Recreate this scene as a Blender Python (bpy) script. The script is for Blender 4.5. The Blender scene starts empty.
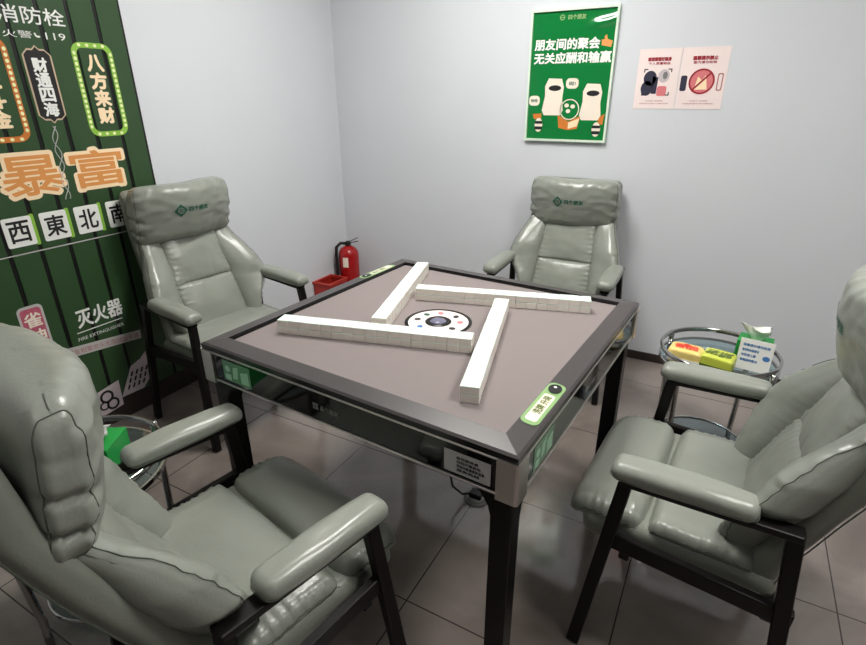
import bpy, bmesh, math, random
from mathutils import Vector, Matrix, noise
from mathutils.bvhtree import BVHTree
PI = math.pi
C = bpy.context.collection
SC = bpy.context.scene
R = random.Random(7)

# ------------------------------------------------------------------ materials
def srgb(r, g, b):
    f = lambda c: (c/255/12.92) if c/255 <= .04045 else ((c/255+.055)/1.055)**2.4
    return (f(r), f(g), f(b), 1)

def mat(name, col, rough=.5, metal=0, spec=.5, coat=0, trans=0, ior=1.45, emit=None, es=0, vary=0, vscale=20, bump=0, bscale=200):
    m = bpy.data.materials.new(name); m.use_nodes = True
    nt = m.node_tree; b = nt.nodes['Principled BSDF']
    b.inputs['Base Color'].default_value = col
    b.inputs['Roughness'].default_value = rough
    b.inputs['Metallic'].default_value = metal
    b.inputs['Specular IOR Level'].default_value = spec
    b.inputs['Coat Weight'].default_value = coat
    b.inputs['Transmission Weight'].default_value = trans
    b.inputs['IOR'].default_value = ior
    if emit:
        b.inputs['Emission Color'].default_value = emit; b.inputs['Emission Strength'].default_value = es
    tc = nt.nodes.new('ShaderNodeTexCoord')
    if vary:
        n = nt.nodes.new('ShaderNodeTexNoise'); n.inputs['Scale'].default_value = vscale; n.inputs['Detail'].default_value = 5
        nt.links.new(tc.outputs['Object'], n.inputs['Vector'])
        mx = nt.nodes.new('ShaderNodeMix'); mx.data_type = 'RGBA'
        mx.inputs['A'].default_value = tuple(c*(1-vary) for c in col[:3])+(1,)
        mx.inputs['B'].default_value = tuple(min(1, c*(1+vary)) for c in col[:3])+(1,)
        nt.links.new(n.outputs['Fac'], mx.inputs['Factor']); nt.links.new(mx.outputs['Result'], b.inputs['Base Color'])
    if bump:
        n2 = nt.nodes.new('ShaderNodeTexNoise'); n2.inputs['Scale'].default_value = bscale; n2.inputs['Detail'].default_value = 3
        nt.links.new(tc.outputs['Object'], n2.inputs['Vector'])
        bp = nt.nodes.new('ShaderNodeBump'); bp.inputs['Strength'].default_value = bump; bp.inputs['Distance'].default_value = .002
        nt.links.new(n2.outputs['Fac'], bp.inputs['Height']); nt.links.new(bp.outputs['Normal'], b.inputs['Normal'])
    return m

M = {}
M['wall'] = mat('painted wall', srgb(209, 212, 217), .75, vary=.03, vscale=3, bump=.08, bscale=90)
M['wall_grey'] = mat('grey to cut wall bounce', srgb(112, 112, 114), .7, vary=.03, vscale=3)  # for the unseen walls, darkened to cut bounce and raise contrast
M['ceiling'] = mat('ceiling paint', srgb(228, 228, 226), .85)
M['skirting'] = mat('dark brown skirting', srgb(46, 38, 34), .4)
M['leather'] = mat('sage grey leather', srgb(139, 143, 134), .29, spec=.65, vary=.05, vscale=9, bump=.22, bscale=160)
M['leather_shell'] = mat('sage grey leather of the shell', srgb(128, 132, 122), .38, vary=.05, vscale=9, bump=.2, bscale=160)
M['seam'] = mat('dark stitching', srgb(74, 80, 70), .7)
M['frame'] = mat('black frame', srgb(15, 12, 12), .45, spec=.3, vary=.1)
M['rim'] = mat('dark grey table rail', srgb(68, 64, 64), .36, spec=.5, vary=.06, vscale=60)
M['lip'] = mat('black lip', srgb(14, 13, 14), .25)
M['felt'] = mat('mauve grey cloth', srgb(136, 127, 126), .95, spec=.1, vary=.05, vscale=300, bump=.3, bscale=900)
M['black_glass'] = mat('black glass panel', srgb(16, 18, 17), .06, spec=.6)
M['black_gloss'] = mat('black leg', srgb(9, 9, 10), .25, spec=.3)
M['chrome'] = mat('brushed chrome', srgb(214, 208, 202), .38, metal=1)
M['steel'] = mat('polished steel', srgb(190, 190, 188), .15, metal=1)
M['tile_white'] = mat('mahjong white', srgb(232, 226, 216), .3)
M['tile_mint'] = mat('mahjong pale mint back', srgb(222, 238, 228), .28)
M['white'] = mat('white print', srgb(235, 236, 232), .5)
M['cream'] = mat('cream print', srgb(240, 228, 212), .5)
M['black'] = mat('black print', srgb(24, 24, 26), .5)
M['dkgreen'] = mat('dark green print', srgb(22, 88, 66), .5)
M['green'] = mat('green print', srgb(18, 134, 64), .45)
M['card_green'] = mat('bright green card', srgb(30, 150, 66), .45)
M['panel_rib'] = mat('green board print', srgb(50, 77, 47), .35, vary=.12, vscale=4)
M['panel_gap'] = mat('black gap print', srgb(16, 18, 16), .4)
M['lime'] = mat('lime sign edge', srgb(140, 190, 70), .45)
M['bulb'] = mat('pale yellow bulb print', srgb(236, 240, 186), .45)
M['orange'] = mat('orange print', srgb(222, 150, 82), .45)
M['orange_dk'] = mat('deep orange print', srgb(205, 120, 48), .45)
M['peach'] = mat('peach outline print', srgb(250, 224, 186), .45)
M['sign_black'] = mat('sign face', srgb(26, 24, 24), .45)
M['sign_edge'] = mat('tan sign edge', srgb(200, 178, 152), .45)
M['pink'] = mat('pink sign print', srgb(184, 92, 112), .45, vary=.3, vscale=60)
M['silver'] = mat('silver grey print', srgb(188, 186, 184), .4)
M['mauve'] = mat('pale mauve print', srgb(196, 184, 188), .45)
M['tan'] = mat('dark pink speckle', srgb(170, 110, 104), .5)
M['alu'] = mat('white metal frame', srgb(214, 232, 214), .3)
M['poster'] = mat('green poster print', srgb(18, 120, 56), .16, coat=.8)
M['paper'] = mat('pinkish paper', srgb(238, 222, 218), .6)
M['red'] = mat('red enamel', srgb(160, 18, 22), .25, coat=.2)
M['redbox'] = mat('red painted steel', srgb(172, 44, 34), .4)
M['rubber'] = mat('black rubber', srgb(18, 18, 18), .5)
M['redprint'] = mat('red print', srgb(150, 30, 44), .5)
M['rose'] = mat('rose print', srgb(214, 120, 124), .5)
M['navy'] = mat('navy print', srgb(48, 46, 66), .5)
M['blueprint'] = mat('blue print', srgb(70, 120, 180), .5)
M['skyblue'] = mat('light blue card', srgb(150, 196, 205), .45)
M['yellow'] = mat('yellow wrapper', srgb(238, 214, 130), .3)
M['redwrap'] = mat('red wrapper', srgb(232, 70, 48), .3)
M['limewrap'] = mat('yellow green wrapper', srgb(196, 206, 78), .3)
M['olive'] = mat('olive wrapper', srgb(92, 112, 42), .3)
M['tissue'] = mat('white tissue', srgb(245, 245, 240), .9)
M['lime_label'] = mat('light green label', srgb(140, 176, 118), .3)
M['screen'] = mat('lit green screen', srgb(40, 70, 48), .15, emit=srgb(120, 170, 128), es=.12)
M['screen_pale'] = mat('lit pale screen area', srgb(90, 120, 96), .15, emit=srgb(150, 190, 155), es=.18)
M['dial_face'] = mat('pale dial face', srgb(238, 224, 220), .3)
M['dial_core'] = mat('smoked dial cover', srgb(110, 110, 132), .12)
M['plastic_w'] = mat('white plastic', srgb(225, 225, 222), .35)
M['grey_pl'] = mat('grey plastic', srgb(120, 120, 118), .4)
M['light_panel'] = mat('light panel', (1, 1, 1, 1), .5, emit=(1.0, .985, .95, 1), es=9)

def glass_mat(name, col, rough=.02):
    m = mat(name, col, rough, trans=1, ior=1.45); return m
M['glass'] = glass_mat('pale blue glass', srgb(196, 222, 228))
M['smoke_glass'] = glass_mat('tinted shelf glass', srgb(186, 210, 218))

def floor_mat():
    m = bpy.data.materials.new('polished grey brown tile'); m.use_nodes = True
    nt = m.node_tree; b = nt.nodes['Principled BSDF']; N = nt.nodes.new; L = nt.links.new
    tc = N('ShaderNodeTexCoord'); mp = N('ShaderNodeMapping')
    mp.inputs['Location'].default_value = (-.097+.583*10, -.192+.583*10, 0)
    L(tc.outputs['Object'], mp.inputs['Vector'])
    br = N('ShaderNodeTexBrick'); br.offset = 0; br.inputs['Scale'].default_value = 1
    br.inputs['Brick Width'].default_value = .583; br.inputs['Row Height'].default_value = .583
    br.inputs['Mortar Size'].default_value = .0022; br.inputs['Mortar Smooth'].default_value = .1
    L(mp.outputs['Vector'], br.inputs['Vector'])
    n = N('ShaderNodeTexNoise'); n.inputs['Scale'].default_value = 2.2; n.inputs['Detail'].default_value = 7; n.inputs['Distortion'].default_value = .8
    L(tc.outputs['Object'], n.inputs['Vector'])
    cr = N('ShaderNodeValToRGB'); cr.color_ramp.elements[0].position = .3; cr.color_ramp.elements[1].position = .72
    cr.color_ramp.elements[0].color = srgb(104, 95, 90); cr.color_ramp.elements[1].color = srgb(150, 140, 133)
    L(n.outputs['Fac'], cr.inputs['Fac'])
    L(cr.outputs['Color'], br.inputs['Color1']); L(cr.outputs['Color'], br.inputs['Color2'])
    br.inputs['Mortar'].default_value = srgb(58, 52, 50)
    L(br.outputs['Color'], b.inputs['Base Color'])
    b.inputs['Roughness'].default_value = .1; b.inputs['Specular IOR Level'].default_value = .75
    bp = N('ShaderNodeBump'); bp.inputs['Strength'].default_value = .25; bp.inputs['Distance'].default_value = .002
    iv = N('ShaderNodeMath'); iv.operation = 'SUBTRACT'; iv.inputs[0].default_value = 1
    L(br.outputs['Fac'], iv.inputs[1]); L(iv.outputs[0], bp.inputs['Height']); L(bp.outputs['Normal'], b.inputs['Normal'])
    return m
M['floor'] = floor_mat()

# ------------------------------------------------------------------ mesh helpers
def obj(name, bm, m, parent=None, smooth=False, label=None, kind=None):
    me = bpy.data.meshes.new(name)
    bmesh.ops.recalc_face_normals(bm, faces=bm.faces)
    bm.to_mesh(me); bm.free()
    for mm in (m if isinstance(m, (list, tuple)) else [m]): me.materials.append(mm)
    if smooth:
        for p in me.polygons: p.use_smooth = True
    o = bpy.data.objects.new(name, me); C.objects.link(o)
    if parent: o.parent = parent
    if label: o['label'] = label
    if kind: o['kind'] = kind
    return o

def thing(name, label, cat, loc=(0, 0, 0), rz=0, group=None):
    o = bpy.data.objects.new(name, None); C.objects.link(o); o.empty_display_size = .1
    o.location = loc; o.rotation_euler = (0, 0, rz)
    return tag(o, label, cat, group)

def tag(o, label, cat, group=None):
    o['label'] = label; o['category'] = cat
    if group: o['group'] = group
    return o

def dup(root, name_loc, rz, label, group=None):
    r = root.copy(); C.objects.link(r); r.location = name_loc; r.rotation_euler = (0, 0, rz); r['label'] = label
    if group: r['group'] = group
    for ch in list(root.children):
        c = ch.copy(); C.objects.link(c); c.parent = r
        for g in ch.children:
            d = g.copy(); C.objects.link(d); d.parent = c
    return r

def BM(): return bmesh.new()

def box(bm, x0, x1, y0, y1, z0, z1, bev=0, seg=2, mtx=None, mi=0):
    vs = [bm.verts.new(((x0, x1)[i & 1], (y0, y1)[i >> 1 & 1], (z0, z1)[i >> 2 & 1])) for i in range(8)]
    fs = [bm.faces.new([vs[i] for i in q]) for q in ((0, 2, 3, 1), (4, 5, 7, 6), (0, 1, 5, 4), (2, 6, 7, 3), (0, 4, 6, 2), (1, 3, 7, 5))]
    for f in fs: f.material_index = mi
    es = list({e for f in fs for e in f.edges})
    if bev:
        r = bmesh.ops.bevel(bm, geom=es, offset=bev, segments=seg, profile=.5, affect='EDGES')
        vs = list({v for f in r['faces'] for v in f.verts} | {v for v in vs if v.is_valid})
        for f in r['faces']: f.material_index = mi
    if mtx: bmesh.ops.transform(bm, matrix=mtx, verts=vs)
    return bm

def bar(bm, a, b, w, d, up=(0, 0, 1), bev=.004):
    """a bar of w x d section between two points"""
    a, b = Vector(a), Vector(b); z = (b-a).normalized(); x = Vector(up).cross(z)
    if x.length < 1e-4: x = Vector((1, 0, 0)).cross(z) if abs(z.x) < .9 else Vector((0, 1, 0)).cross(z)
    x.normalize(); y = z.cross(x); L = (b-a).length
    m = Matrix((x, y, z)).transposed().to_4x4(); m.translation = a
    return box(bm, -w/2, w/2, -d/2, d/2, 0, L, bev, 2, m)

def tube(bm, pts, r, n=10, cap=True):
    pts = [Vector(p) for p in pts]; rings = []; prev = None
    for i, p in enumerate(pts):
        t = (pts[min(i+1, len(pts)-1)]-pts[max(i-1, 0)]).normalized()
        if prev is None:
            x = t.orthogonal().normalized()
        else:
            x = (prev - t*prev.dot(t)).normalized()
        prev = x; y = t.cross(x); rr = r(i/(len(pts)-1)) if callable(r) else r
        rings.append([bm.verts.new(p+x*rr*math.cos(2*PI*k/n)+y*rr*math.sin(2*PI*k/n)) for k in range(n)])
    for A, B in zip(rings, rings[1:]):
        for k in range(n): bm.faces.new((A[k], A[(k+1) % n], B[(k+1) % n], B[k]))
    if cap: bm.faces.new(rings[0][::-1]); bm.faces.new(rings[-1])
    return bm

def lathe(bm, prof, n=40, mtx=None):
    rings = []
    for r, z in prof:
        rings.append([bm.verts.new((r*math.cos(2*PI*k/n), r*math.sin(2*PI*k/n), z)) for k in range(n)] if r > 1e-6 else [bm.verts.new((0, 0, z))])
    for A, B in zip(rings, rings[1:]):
        for k in range(n):
            if len(A) == 1 and len(B) == 1: continue
            if len(A) == 1: bm.faces.new((A[0], B[(k+1) % n], B[k]))
            elif len(B) == 1: bm.faces.new((A[k], A[(k+1) % n], B[0]))
            else: bm.faces.new((A[k], A[(k+1) % n], B[(k+1) % n], B[k]))
    if mtx: bmesh.ops.transform(bm, matrix=mtx, verts=[v for r in rings for v in r])
    return bm

def prism(bm, pts2, d, mtx, mi=0, d0=0):
    """flat outline (2-D) thickened by d, put in place by mtx"""
    A = [bm.verts.new(mtx @ Vector((x, y, d0))) for x, y in pts2]; B = [bm.verts.new(mtx @ Vector((x, y, d))) for x, y in pts2]
    n = len(pts2)
    fs = [bm.faces.new(A[::-1]), bm.faces.new(B)]+[bm.faces.new((A[i], A[(i+1) % n], B[(i+1) % n], B[i])) for i in range(n)]
    for f in fs: f.material_index = mi
    return bm

def rrect(x0, x1, y0, y1, r, n=6):
    P = []
    for cx, cy, a in ((x1-r, y1-r, 0), (x0+r, y1-r, PI/2), (x0+r, y0+r, PI), (x1-r, y0+r, 1.5*PI)):
        P += [(cx+r*math.cos(a+PI/2*k/n), cy+r*math.sin(a+PI/2*k/n)) for k in range(n+1)]
    return P

def ell(cx, cy, rx, ry, n=24, rot=0):
    return [(cx+rx*math.cos(2*PI*k/n)*math.cos(rot)-ry*math.sin(2*PI*k/n)*math.sin(rot), cy+rx*math.cos(2*PI*k/n)*math.sin(rot)+ry*math.sin(2*PI*k/n)*math.cos(rot)) for k in range(n)]

def ring2(bm, outer, inner, d, mtx, mi=0, d0=0):
    n = len(outer)
    A = [bm.verts.new(mtx @ Vector((x, y, d))) for x, y in outer]; B = [bm.verts.new(mtx @ Vector((x, y, d))) for x, y in inner]
    A0 = [bm.verts.new(mtx @ Vector((x, y, d0))) for x, y in outer]; B0 = [bm.verts.new(mtx @ Vector((x, y, d0))) for x, y in inner]
    for i in range(n):
        j = (i+1) % n
        for q in ((A[i], A[j], B[j], B[i]), (A0[j], A0[i], B0[i], B0[j]), (A[j], A[i], A0[i], A0[j]), (B[i], B[j], B0[j], B0[i])):
            bm.faces.new(q).material_index = mi
    return bm

def axis_coords(h, r, n, k=4):
    inner = h-r
    a = [-h+r*(1-math.tan(PI/4*(1-i/k))) if False else -inner-r*math.tan(PI/4*(1-i/k)) for i in range(k)]
    mid = [-inner+2*inner*i/n for i in range(n+1)]
    return a+mid+[-x for x in reversed(a)]

def softbox(bm, w, d, h, r, n=(8, 8, 4), warp=None, k=4):
    """rounded, finely gridded cushion; warp(x,y,z) -> Vector bends and puckers it"""
    H = (w/2, d/2, h/2); ax = [axis_coords(H[i], r, n[i], k) for i in range(3)]
    cache = {}
    def vert(p):
        key = tuple(round(c, 6) for c in p)
        if key not in cache:
            c = Vector([max(-(H[i]-r), min(H[i]-r, p[i])) for i in range(3)]); o = Vector(p)-c
            q = c+o.normalized()*r if o.length > 1e-9 else c
            cache[key] = bm.verts.new(warp(q.x, q.y, q.z) if warp else q)
        return cache[key]
    for f in range(3):
        i, j = [(1, 2), (2, 0), (0, 1)][f]
        for s in (-1, 1):
            for a in range(len(ax[i])-1):
                for b in range(len(ax[j])-1):
                    q = []
                    for da, db in ((0, 0), (1, 0), (1, 1), (0, 1)):
                        p = [0, 0, 0]; p[f] = s*H[f]; p[i] = ax[i][a+da]; p[j] = ax[j][b+db]; q.append(vert(p))
                    q = q if s > 0 else q[::-1]
                    if len(set(q)) == 4: bm.faces.new(q)
    return bm

FONT_CACHE = {}
def text_geo(s, res=3):
    if s in FONT_CACHE: return FONT_CACHE[s]
    cu = bpy.data.curves.new('lettering', 'FONT'); cu.body = s; cu.resolution_u = res; cu.fill_mode = 'FRONT'
    o = bpy.data.objects.new('lettering', cu); C.objects.link(o)
    dg = bpy.context.evaluated_depsgraph_get()
    me = bpy.data.meshes.new_from_object(o.evaluated_get(dg))
    V = [tuple(v.co[:2]) for v in me.vertices]; F = [tuple(p.vertices) for p in me.polygons]
    bpy.data.objects.remove(o); bpy.data.curves.remove(cu); bpy.data.meshes.remove(me)
    FONT_CACHE[s] = (V, F); return V, F

def put_text(bm, s, x0, x1, y0, y1, mtx, d=.0012, bold=0., mi=0, sheary=0., n=8):
    """lettering fitted into a rectangle of the local plane, at height d; bold = stroke growth in metres"""
    V, F = text_geo(s)
    xs = [v[0] for v in V]; ys = [v[1] for v in V]; ax, bx, ay, by = min(xs), max(xs), min(ys), max(ys)
    for k in range(n if bold else 1):
        ox, oy = (bold*math.cos(2*PI*k/n), bold*math.sin(2*PI*k/n)) if bold else (0, 0)
        vs = []
        for x, y in V:
            X = x0+(x-ax)/(bx-ax)*(x1-x0); Y = y0+(y-ay)/(by-ay)*(y1-y0)+sheary*(X-x0)
            vs.append(bm.verts.new(mtx @ Vector((X+ox, Y+oy, d+k*.00001))))
        for f in F:
            try: bm.faces.new([vs[i] for i in f]).material_index = mi
            except ValueError: pass
    return bm

def frame_mtx(o, x, y):
    x, y = Vector(x).normalized(), Vector(y).normalized(); z = x.cross(y)
    m = Matrix((x, y, z)).transposed().to_4x4(); m.translation = Vector(o); return m

def T(x, y, z): return Matrix.Translation((x, y, z))

# ------------------------------------------------------------------ the room
XL, XR, YB, YF, ZC = -1.648, 2.3, 1.658, -2.5, 2.6
def struct(name, bm, m, **k): return obj(name, bm, m, kind='structure', **k)
struct('floor', box(BM(), XL-.1, XR+.1, YF-.1, YB+.1, -.1, 0), M['floor'])
struct('ceiling', box(BM(), XL-.1, XR+.1, YF-.1, YB+.1, ZC, ZC+.1), M['ceiling'])
struct('wall_back', box(BM(), XL-.1, XR+.1, YB, YB+.1, 0, ZC), M['wall'])
struct('wall_left', box(BM(), XL-.1, XL, YF, YB, 0, ZC), M['wall'])
struct('wall_right', box(BM(), XR, XR+.1, YF, YB, 0, ZC), M['wall_grey'])
struct('wall_front', box(BM(), XL-.1, XR+.1, YF-.1, YF, 0, ZC), M['wall_grey'])
struct('baseboard_back', box(BM(), XL, XR, YB-.01, YB, 0, .05, .002), M['skirting'])
struct('baseboard_left', box(BM(), XL, XL+.01, .24, YB-.01, 0, .05, .002), M['skirting'])
struct('baseboard_right', box(BM(), XR-.01, XR, YF, YB-.01, 0, .05, .002), M['skirting'])

def ceiling_light(label, x, y, w, d, power):
    t = thing('ceiling_light', label, 'ceiling light', (x, y, ZC), 0, 'ceiling lights')
    bm = BM(); ring2(bm, [(-w/2-.02, -d/2-.02), (w/2+.02, -d/2-.02), (w/2+.02, d/2+.02), (-w/2-.02, d/2+.02)], [(-w/2, -d/2), (w/2, -d/2), (w/2, d/2), (-w/2, d/2)], 0, T(0, 0, 0), d0=-.025)
    obj('light_frame', bm, M['plastic_w'], t)
    m = mat('light panel', (1, 1, 1, 1), .5, emit=(1.0, .975, .93, 1), es=power)
    obj('diffuser', box(BM(), -w/2, w/2, -d/2, d/2, -.018, -.002), m, t)
ceiling_light('square white ceiling light above the mahjong table', -.3, .5, .6, .6, 39)
ceiling_light('long white ceiling light behind the nearest chair', .1, -1.75, 1.2, .3, 5)
ceiling_light('added unseen square ceiling light brightening the side of the snack table', 1.45, -.2, .6, .6, 36)  # added fill light out of view, brightens the right-hand floor and chair

# ------------------------------------------------------------------ mahjong table
TR = math.radians(-3.857)
table = thing('mahjong_table', 'black automatic mahjong table with mauve grey cloth top and chrome corners', 'table', (0, 0, 0), TR)
HO, HI, ZT = .506, .447, .78
def rot4(k): return Matrix.Rotation(k*PI/2, 4, 'Z')
for k in range(4):
    m = rot4(k); bm = BM()
    # a mitred rail, its top sloping gently outwards
    prof = [(HI, .779), (HI+.004, .785), (HO-.006, ZT-.001), (HO, ZT-.006), (HO, .760), (HI, .760)]
    A = [bm.verts.new(m @ Vector((-h, -h, z))) for h, z in prof]; B = [bm.verts.new(m @ Vector((h, -h, z))) for h, z in prof]
    for i in range(6):
        f = bm.faces.new((A[i], A[(i+1) % 6], B[(i+1) % 6], B[i])); f.material_index = 1 if i in (0, 3, 4, 5) else 0
    bm.faces.new(A).material_index = 1; bm.faces.new(B[::-1]).material_index = 1
    obj('rail', bm, [M['rim'], M['lip']], table)
obj('playing_cloth', box(BM(), -HI, HI, -HI, HI, .755, .7725), M['felt'], table)
obj('body', box(BM(), -.483, .483, -.483, .483, .660, .7585), M['black_gloss'], table)
obj('underside', box(BM(), -.40, .40, -.40, .40, .62, .662, .004), M['lip'], table)
for k in range(4):
    m = rot4(k)
    obj('side_panel', box(BM(), -.460, .460, -.505, -.484, .672, .753, .0015, 1, m), M['black_glass'], table)
    bm = BM(); box(bm, -.460, .460, -.508, -.484, .754, .7595, .001, 1, m); box(bm, -.460, .460, -.508, -.484, .665, .671, .001, 1, m)
    obj('trim_strip', bm, M['chrome'], table)
    # corner piece wraps both faces
    bm = BM(); P = [(-.511, -.460), (-.511, -.503), (-.509, -.509), (-.503, -.511), (-.460, -.511), (-.460, -.484), (-.484, -.484), (-.484, -.460)]
    prism(bm, P, .76, m, d0=.657)
    obj('corner_plate', bm, M['chrome'], table)
    bm = BM(); box(bm, -.494, -.442, -.494, -.442, 0.02, .661, .004, 2, m)
    prism(bm, [(-.445, .661), (-.39, .661), (-.415, .645), (-.435, .615), (-.445, .58)], .05, m @ frame_mtx((0, -.444, 0), (1, 0, 0), (0, 0, 1))); prism(bm, [(-.445, .661), (-.39, .661), (-.415, .645), (-.435, .615), (-.445, .58)], .05, m @ frame_mtx((-.492, 0, 0), (0, 1, 0), (0, 0, 1)))
    lg = obj('leg', bm, M['black_gloss'], table)
    obj('foot_pad', lathe(BM(), [(0, 0), (.025, 0), (.028, .006), (.02, .021), (0, .021)], 20, m @ T(-.468, -.468, 0)), M['rubber'], lg)
    # lit screen near the player's left end of each side
    fm = m @ frame_mtx((0, -.5052, 0), (1, 0, 0), (0, 0, 1))
    bm = BM(); prism(bm, [(-.418, .682), (-.303, .682), (-.303, .746), (-.418, .746)], .0012, fm)
    sc_ = obj('status_screen', bm, M['screen'], table, label='small green lit status screen')
    bm = BM(); prism(bm, ell(-.398, .722, .01, .01, 16), .0018, fm, d0=.0013)
    prism(bm, [(-.378, .694), (-.358, .697), (-.351, .738), (-.373, .731)], .0018, fm, d0=.0013); prism(bm, [(-.343, .688), (-.311, .688), (-.311, .730), (-.343, .722)], .0018, fm, d0=.0013)
    prism(bm, [(-.410, .686), (-.386, .686), (-.386, .704), (-.410, .704)], .0018, fm, d0=.0013)
    obj('screen_symbol', bm, M['screen_pale'], sc_)
    bm = BM(); put_text(bm, '品个朋友', -.038, .022, .704, .718, fm, .0008, .0006)
    for a in (-.064, -.054):
        for c in (.702, .712): box(bm, a, a+.0085, c, c+.0085, .0004, .0009, mtx=fm)
    obj('side_lettering', bm, M['grey_pl'], table)
fm = frame_mtx((0, -.5052, 0), (1, 0, 0), (0, 0, 1))
lab = obj('information_card', prism(BM(), [(.332, .680), (.446, .680), (.446, .736), (.332, .736)], .0014, fm), M['silver'], table, label='silver grey information card')
bm = BM()
for i, (a, b_, s) in enumerate(((.352, .405, '自动麻将桌'), (.352, .410, '扫码开局启动'), (.352, .42, '欢迎光临请爱护设备'), (.352, .408, '服务热线'))):
    put_text(bm, s, a+.012, b_+.012, .719-i*.0105, .7265-i*.0105, fm, .0017, .0004)
for a, c in ((.410, .7), (.422, .69), (.416, .706), (.425, .702)):
    pass
obj('card_lettering', bm, M['black'], lab)
# control strips on the east and west rails
for k in (1, 3):
    m = rot4(k); s = .0082/.049
    fm = m @ frame_mtx((0, -.4735, .7822), (1, 0, 0), (0, 1, .1))
    bm = BM(); prism(bm, rrect(-.392, -.192, -.022, .022, .018), .0016, fm)
    cs = obj('control_strip', bm, M['lime_label'], table, label='light green control strip')
    bm = BM(); prism(bm, ell(-.222, 0, .021, .016), .0042, fm, d0=.0016)
    obj('control_button', bm, M['black_glass'], cs)
    bm = BM(); prism(bm, rrect(-.378, -.252, -.014, .014, .008), .0022, fm, d0=.0016)
    obj('label_field', bm, M['cream'], cs)
    for w_, a in (('升降', -.30), ('洗牌', -.345)):
        bm = BM(); put_text(bm, w_, a, a+.038, -.010, .010, fm, .0026, .0006); obj('strip_lettering', bm, M['olive'], cs)
    bm = BM(); prism(bm, ell(-.216, .002, .004, .004, 12), .0048, fm, d0=.0043); obj('button_lamp', bm, M['white'], cs)
# centre dial
bm = BM(); lathe(bm, [(0, .7722), (.108, .7722), (.108, .7745), (.098, .7752), (.098, .7735), (0, .7735)], 56)
dial = obj('centre_dial', bm, M['black_gloss'], table, label='round centre dial with a black rim')
obj('dial_face', lathe(BM(), [(0, .7736), (.097, .7736), (.096, .7745), (0, .7745)], 56), M['dial_face'], dial, smooth=False)
obj('dice_well', lathe(BM(), [(.026, .7746), (.042, .7746), (.042, .776), (.038, .778), (.026, .7775)], 40), M['black_gloss'], dial)
obj('dice_cover', lathe(BM(), [(0, .784), (.01, .7835), (.02, .781), (.028, .7765), (.028, .7746), (0, .7746)], 32), M['dial_core'], dial, smooth=True)
for i, (a, mm) in enumerate(((.15, 'black'), (.95, 'rose'), (1.65, 'black'), (2.5, 'rose'), (3.2, 'dkgreen'), (3.9, 'black'), (4.8, 'blueprint'), (5.5, 'black'))):
    cx, cy = .07*math.cos(a-.5), .07*math.sin(a-.5)
    obj('dial_button', prism(BM(), ell(cx, cy, .0105, .0085, 18, a), .776, T(0, 0, 0), d0=.7746), M[mm], dial)

# ------------------------------------------------------------------ mahjong tiles: four walls of seventeen stacks of two
TW, TD, TH = .0352, .048, .0224
bm = BM(); box(bm, -TW/2+.0001, TW/2-.0001, -TD/2, TD/2, 0, TH, .0019, 2)
for f in bm.faces:
    f.material_index = 1 if f.calc_center_median().z > TH*.62 else 0
tile0 = obj('mahjong_tile', bm, [M['tile_white'], M['tile_mint']])
for p in tile0.data.polygons: p.use_smooth = False
tile_free = [tile0]
ORD = ['first', 'second', 'third', 'fourth', 'fifth', 'sixth', 'seventh', 'eighth', 'ninth', 'tenth', 'eleventh', 'twelfth', 'thirteenth', 'fourteenth', 'fifteenth', 'sixteenth', 'seventeenth']
rt = Matrix.Rotation(TR, 4, 'Z')
WALLS = [((-.094, -.214), 18.5, 'long front wall', 'left end'), ((.224, -.088), 108.5, 'right-hand wall pointing at the corner', 'near end'),
         ((.100, .247), 19.5, 'back wall', 'left end'), ((-.221, .123), 110.5, 'left-hand wall running to the far corner', 'near end')]
for (cx, cy), ang, nm, end in WALLS:
    a = math.radians(ang)
    for i in range(17):
        for lv in (0, 1):
            if tile_free: t = tile_free.pop()
            else: t = tile0.copy(); C.objects.link(t)
            s = (i-8)*TW + R.uniform(-.0002, .0002); j = R.uniform(-.0006, .0006)
            p = rt @ Vector((cx+math.cos(a)*s-math.sin(a)*j, cy+math.sin(a)*s+math.cos(a)*j, .7725+lv*TH))
            t.location = p; t.rotation_euler = (0, 0, a+TR)
            k = i if end == 'left end' or ang in (108.5, 110.5) else i
            tag(t, 'pale mahjong tile, %s from the %s of the %s, %s layer' % (ORD[k], end, nm.split(' pointing')[0].split(' running')[0], ('bottom', 'top')[lv]), 'mahjong tile', 'mahjong tiles of the '+nm.split(' pointing')[0].split(' running')[0])

# ------------------------------------------------------------------ recliner chair (faces +Y)
def lerp(a, b, t): return a+(b-a)*t
def prof_y(z, K):
    for (z0, y0), (z1, y1) in zip(K, K[1:]):
        if z <= z1 or (z1, y1) == K[-1]:
            t = max(-.5, min(1.3, (z-z0)/(z1-z0))); return lerp(y0, y1, t)
BACK = [(.30, -.03), (.45, -.05), (.6, -.105), (.75, -.165), (.9, -.215), (1.08, -.235)]
def pk(u, d, A, p, lam, ph=0):
    """gathered leather beside a seam: u along the seam, d away from it"""
    return A*math.exp(-abs(d)/lam)*(math.sin(2*PI*u/p+ph)+.6*math.sin(2*PI*u/p*1.73+ph*2.1))
def wob(p, s, A, seed=0):
    return A*noise.noise(Vector((p[0]*s+seed, p[1]*s-seed, p[2]*s+seed*.7)))
def rr_loop(a, b, r, n=8):
    """outline of a rounded rectangle, as softbox makes it, for a seam that follows the cushion"""
    return [p for k, p in enumerate(rrect(-a, a, -b, b, r, n))]
def seam_loop(bm, pts, r=.0018):
    pts = [Vector(p) for p in pts]; tube(bm, pts+[pts[0]], r, 6, False); return bm

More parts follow.
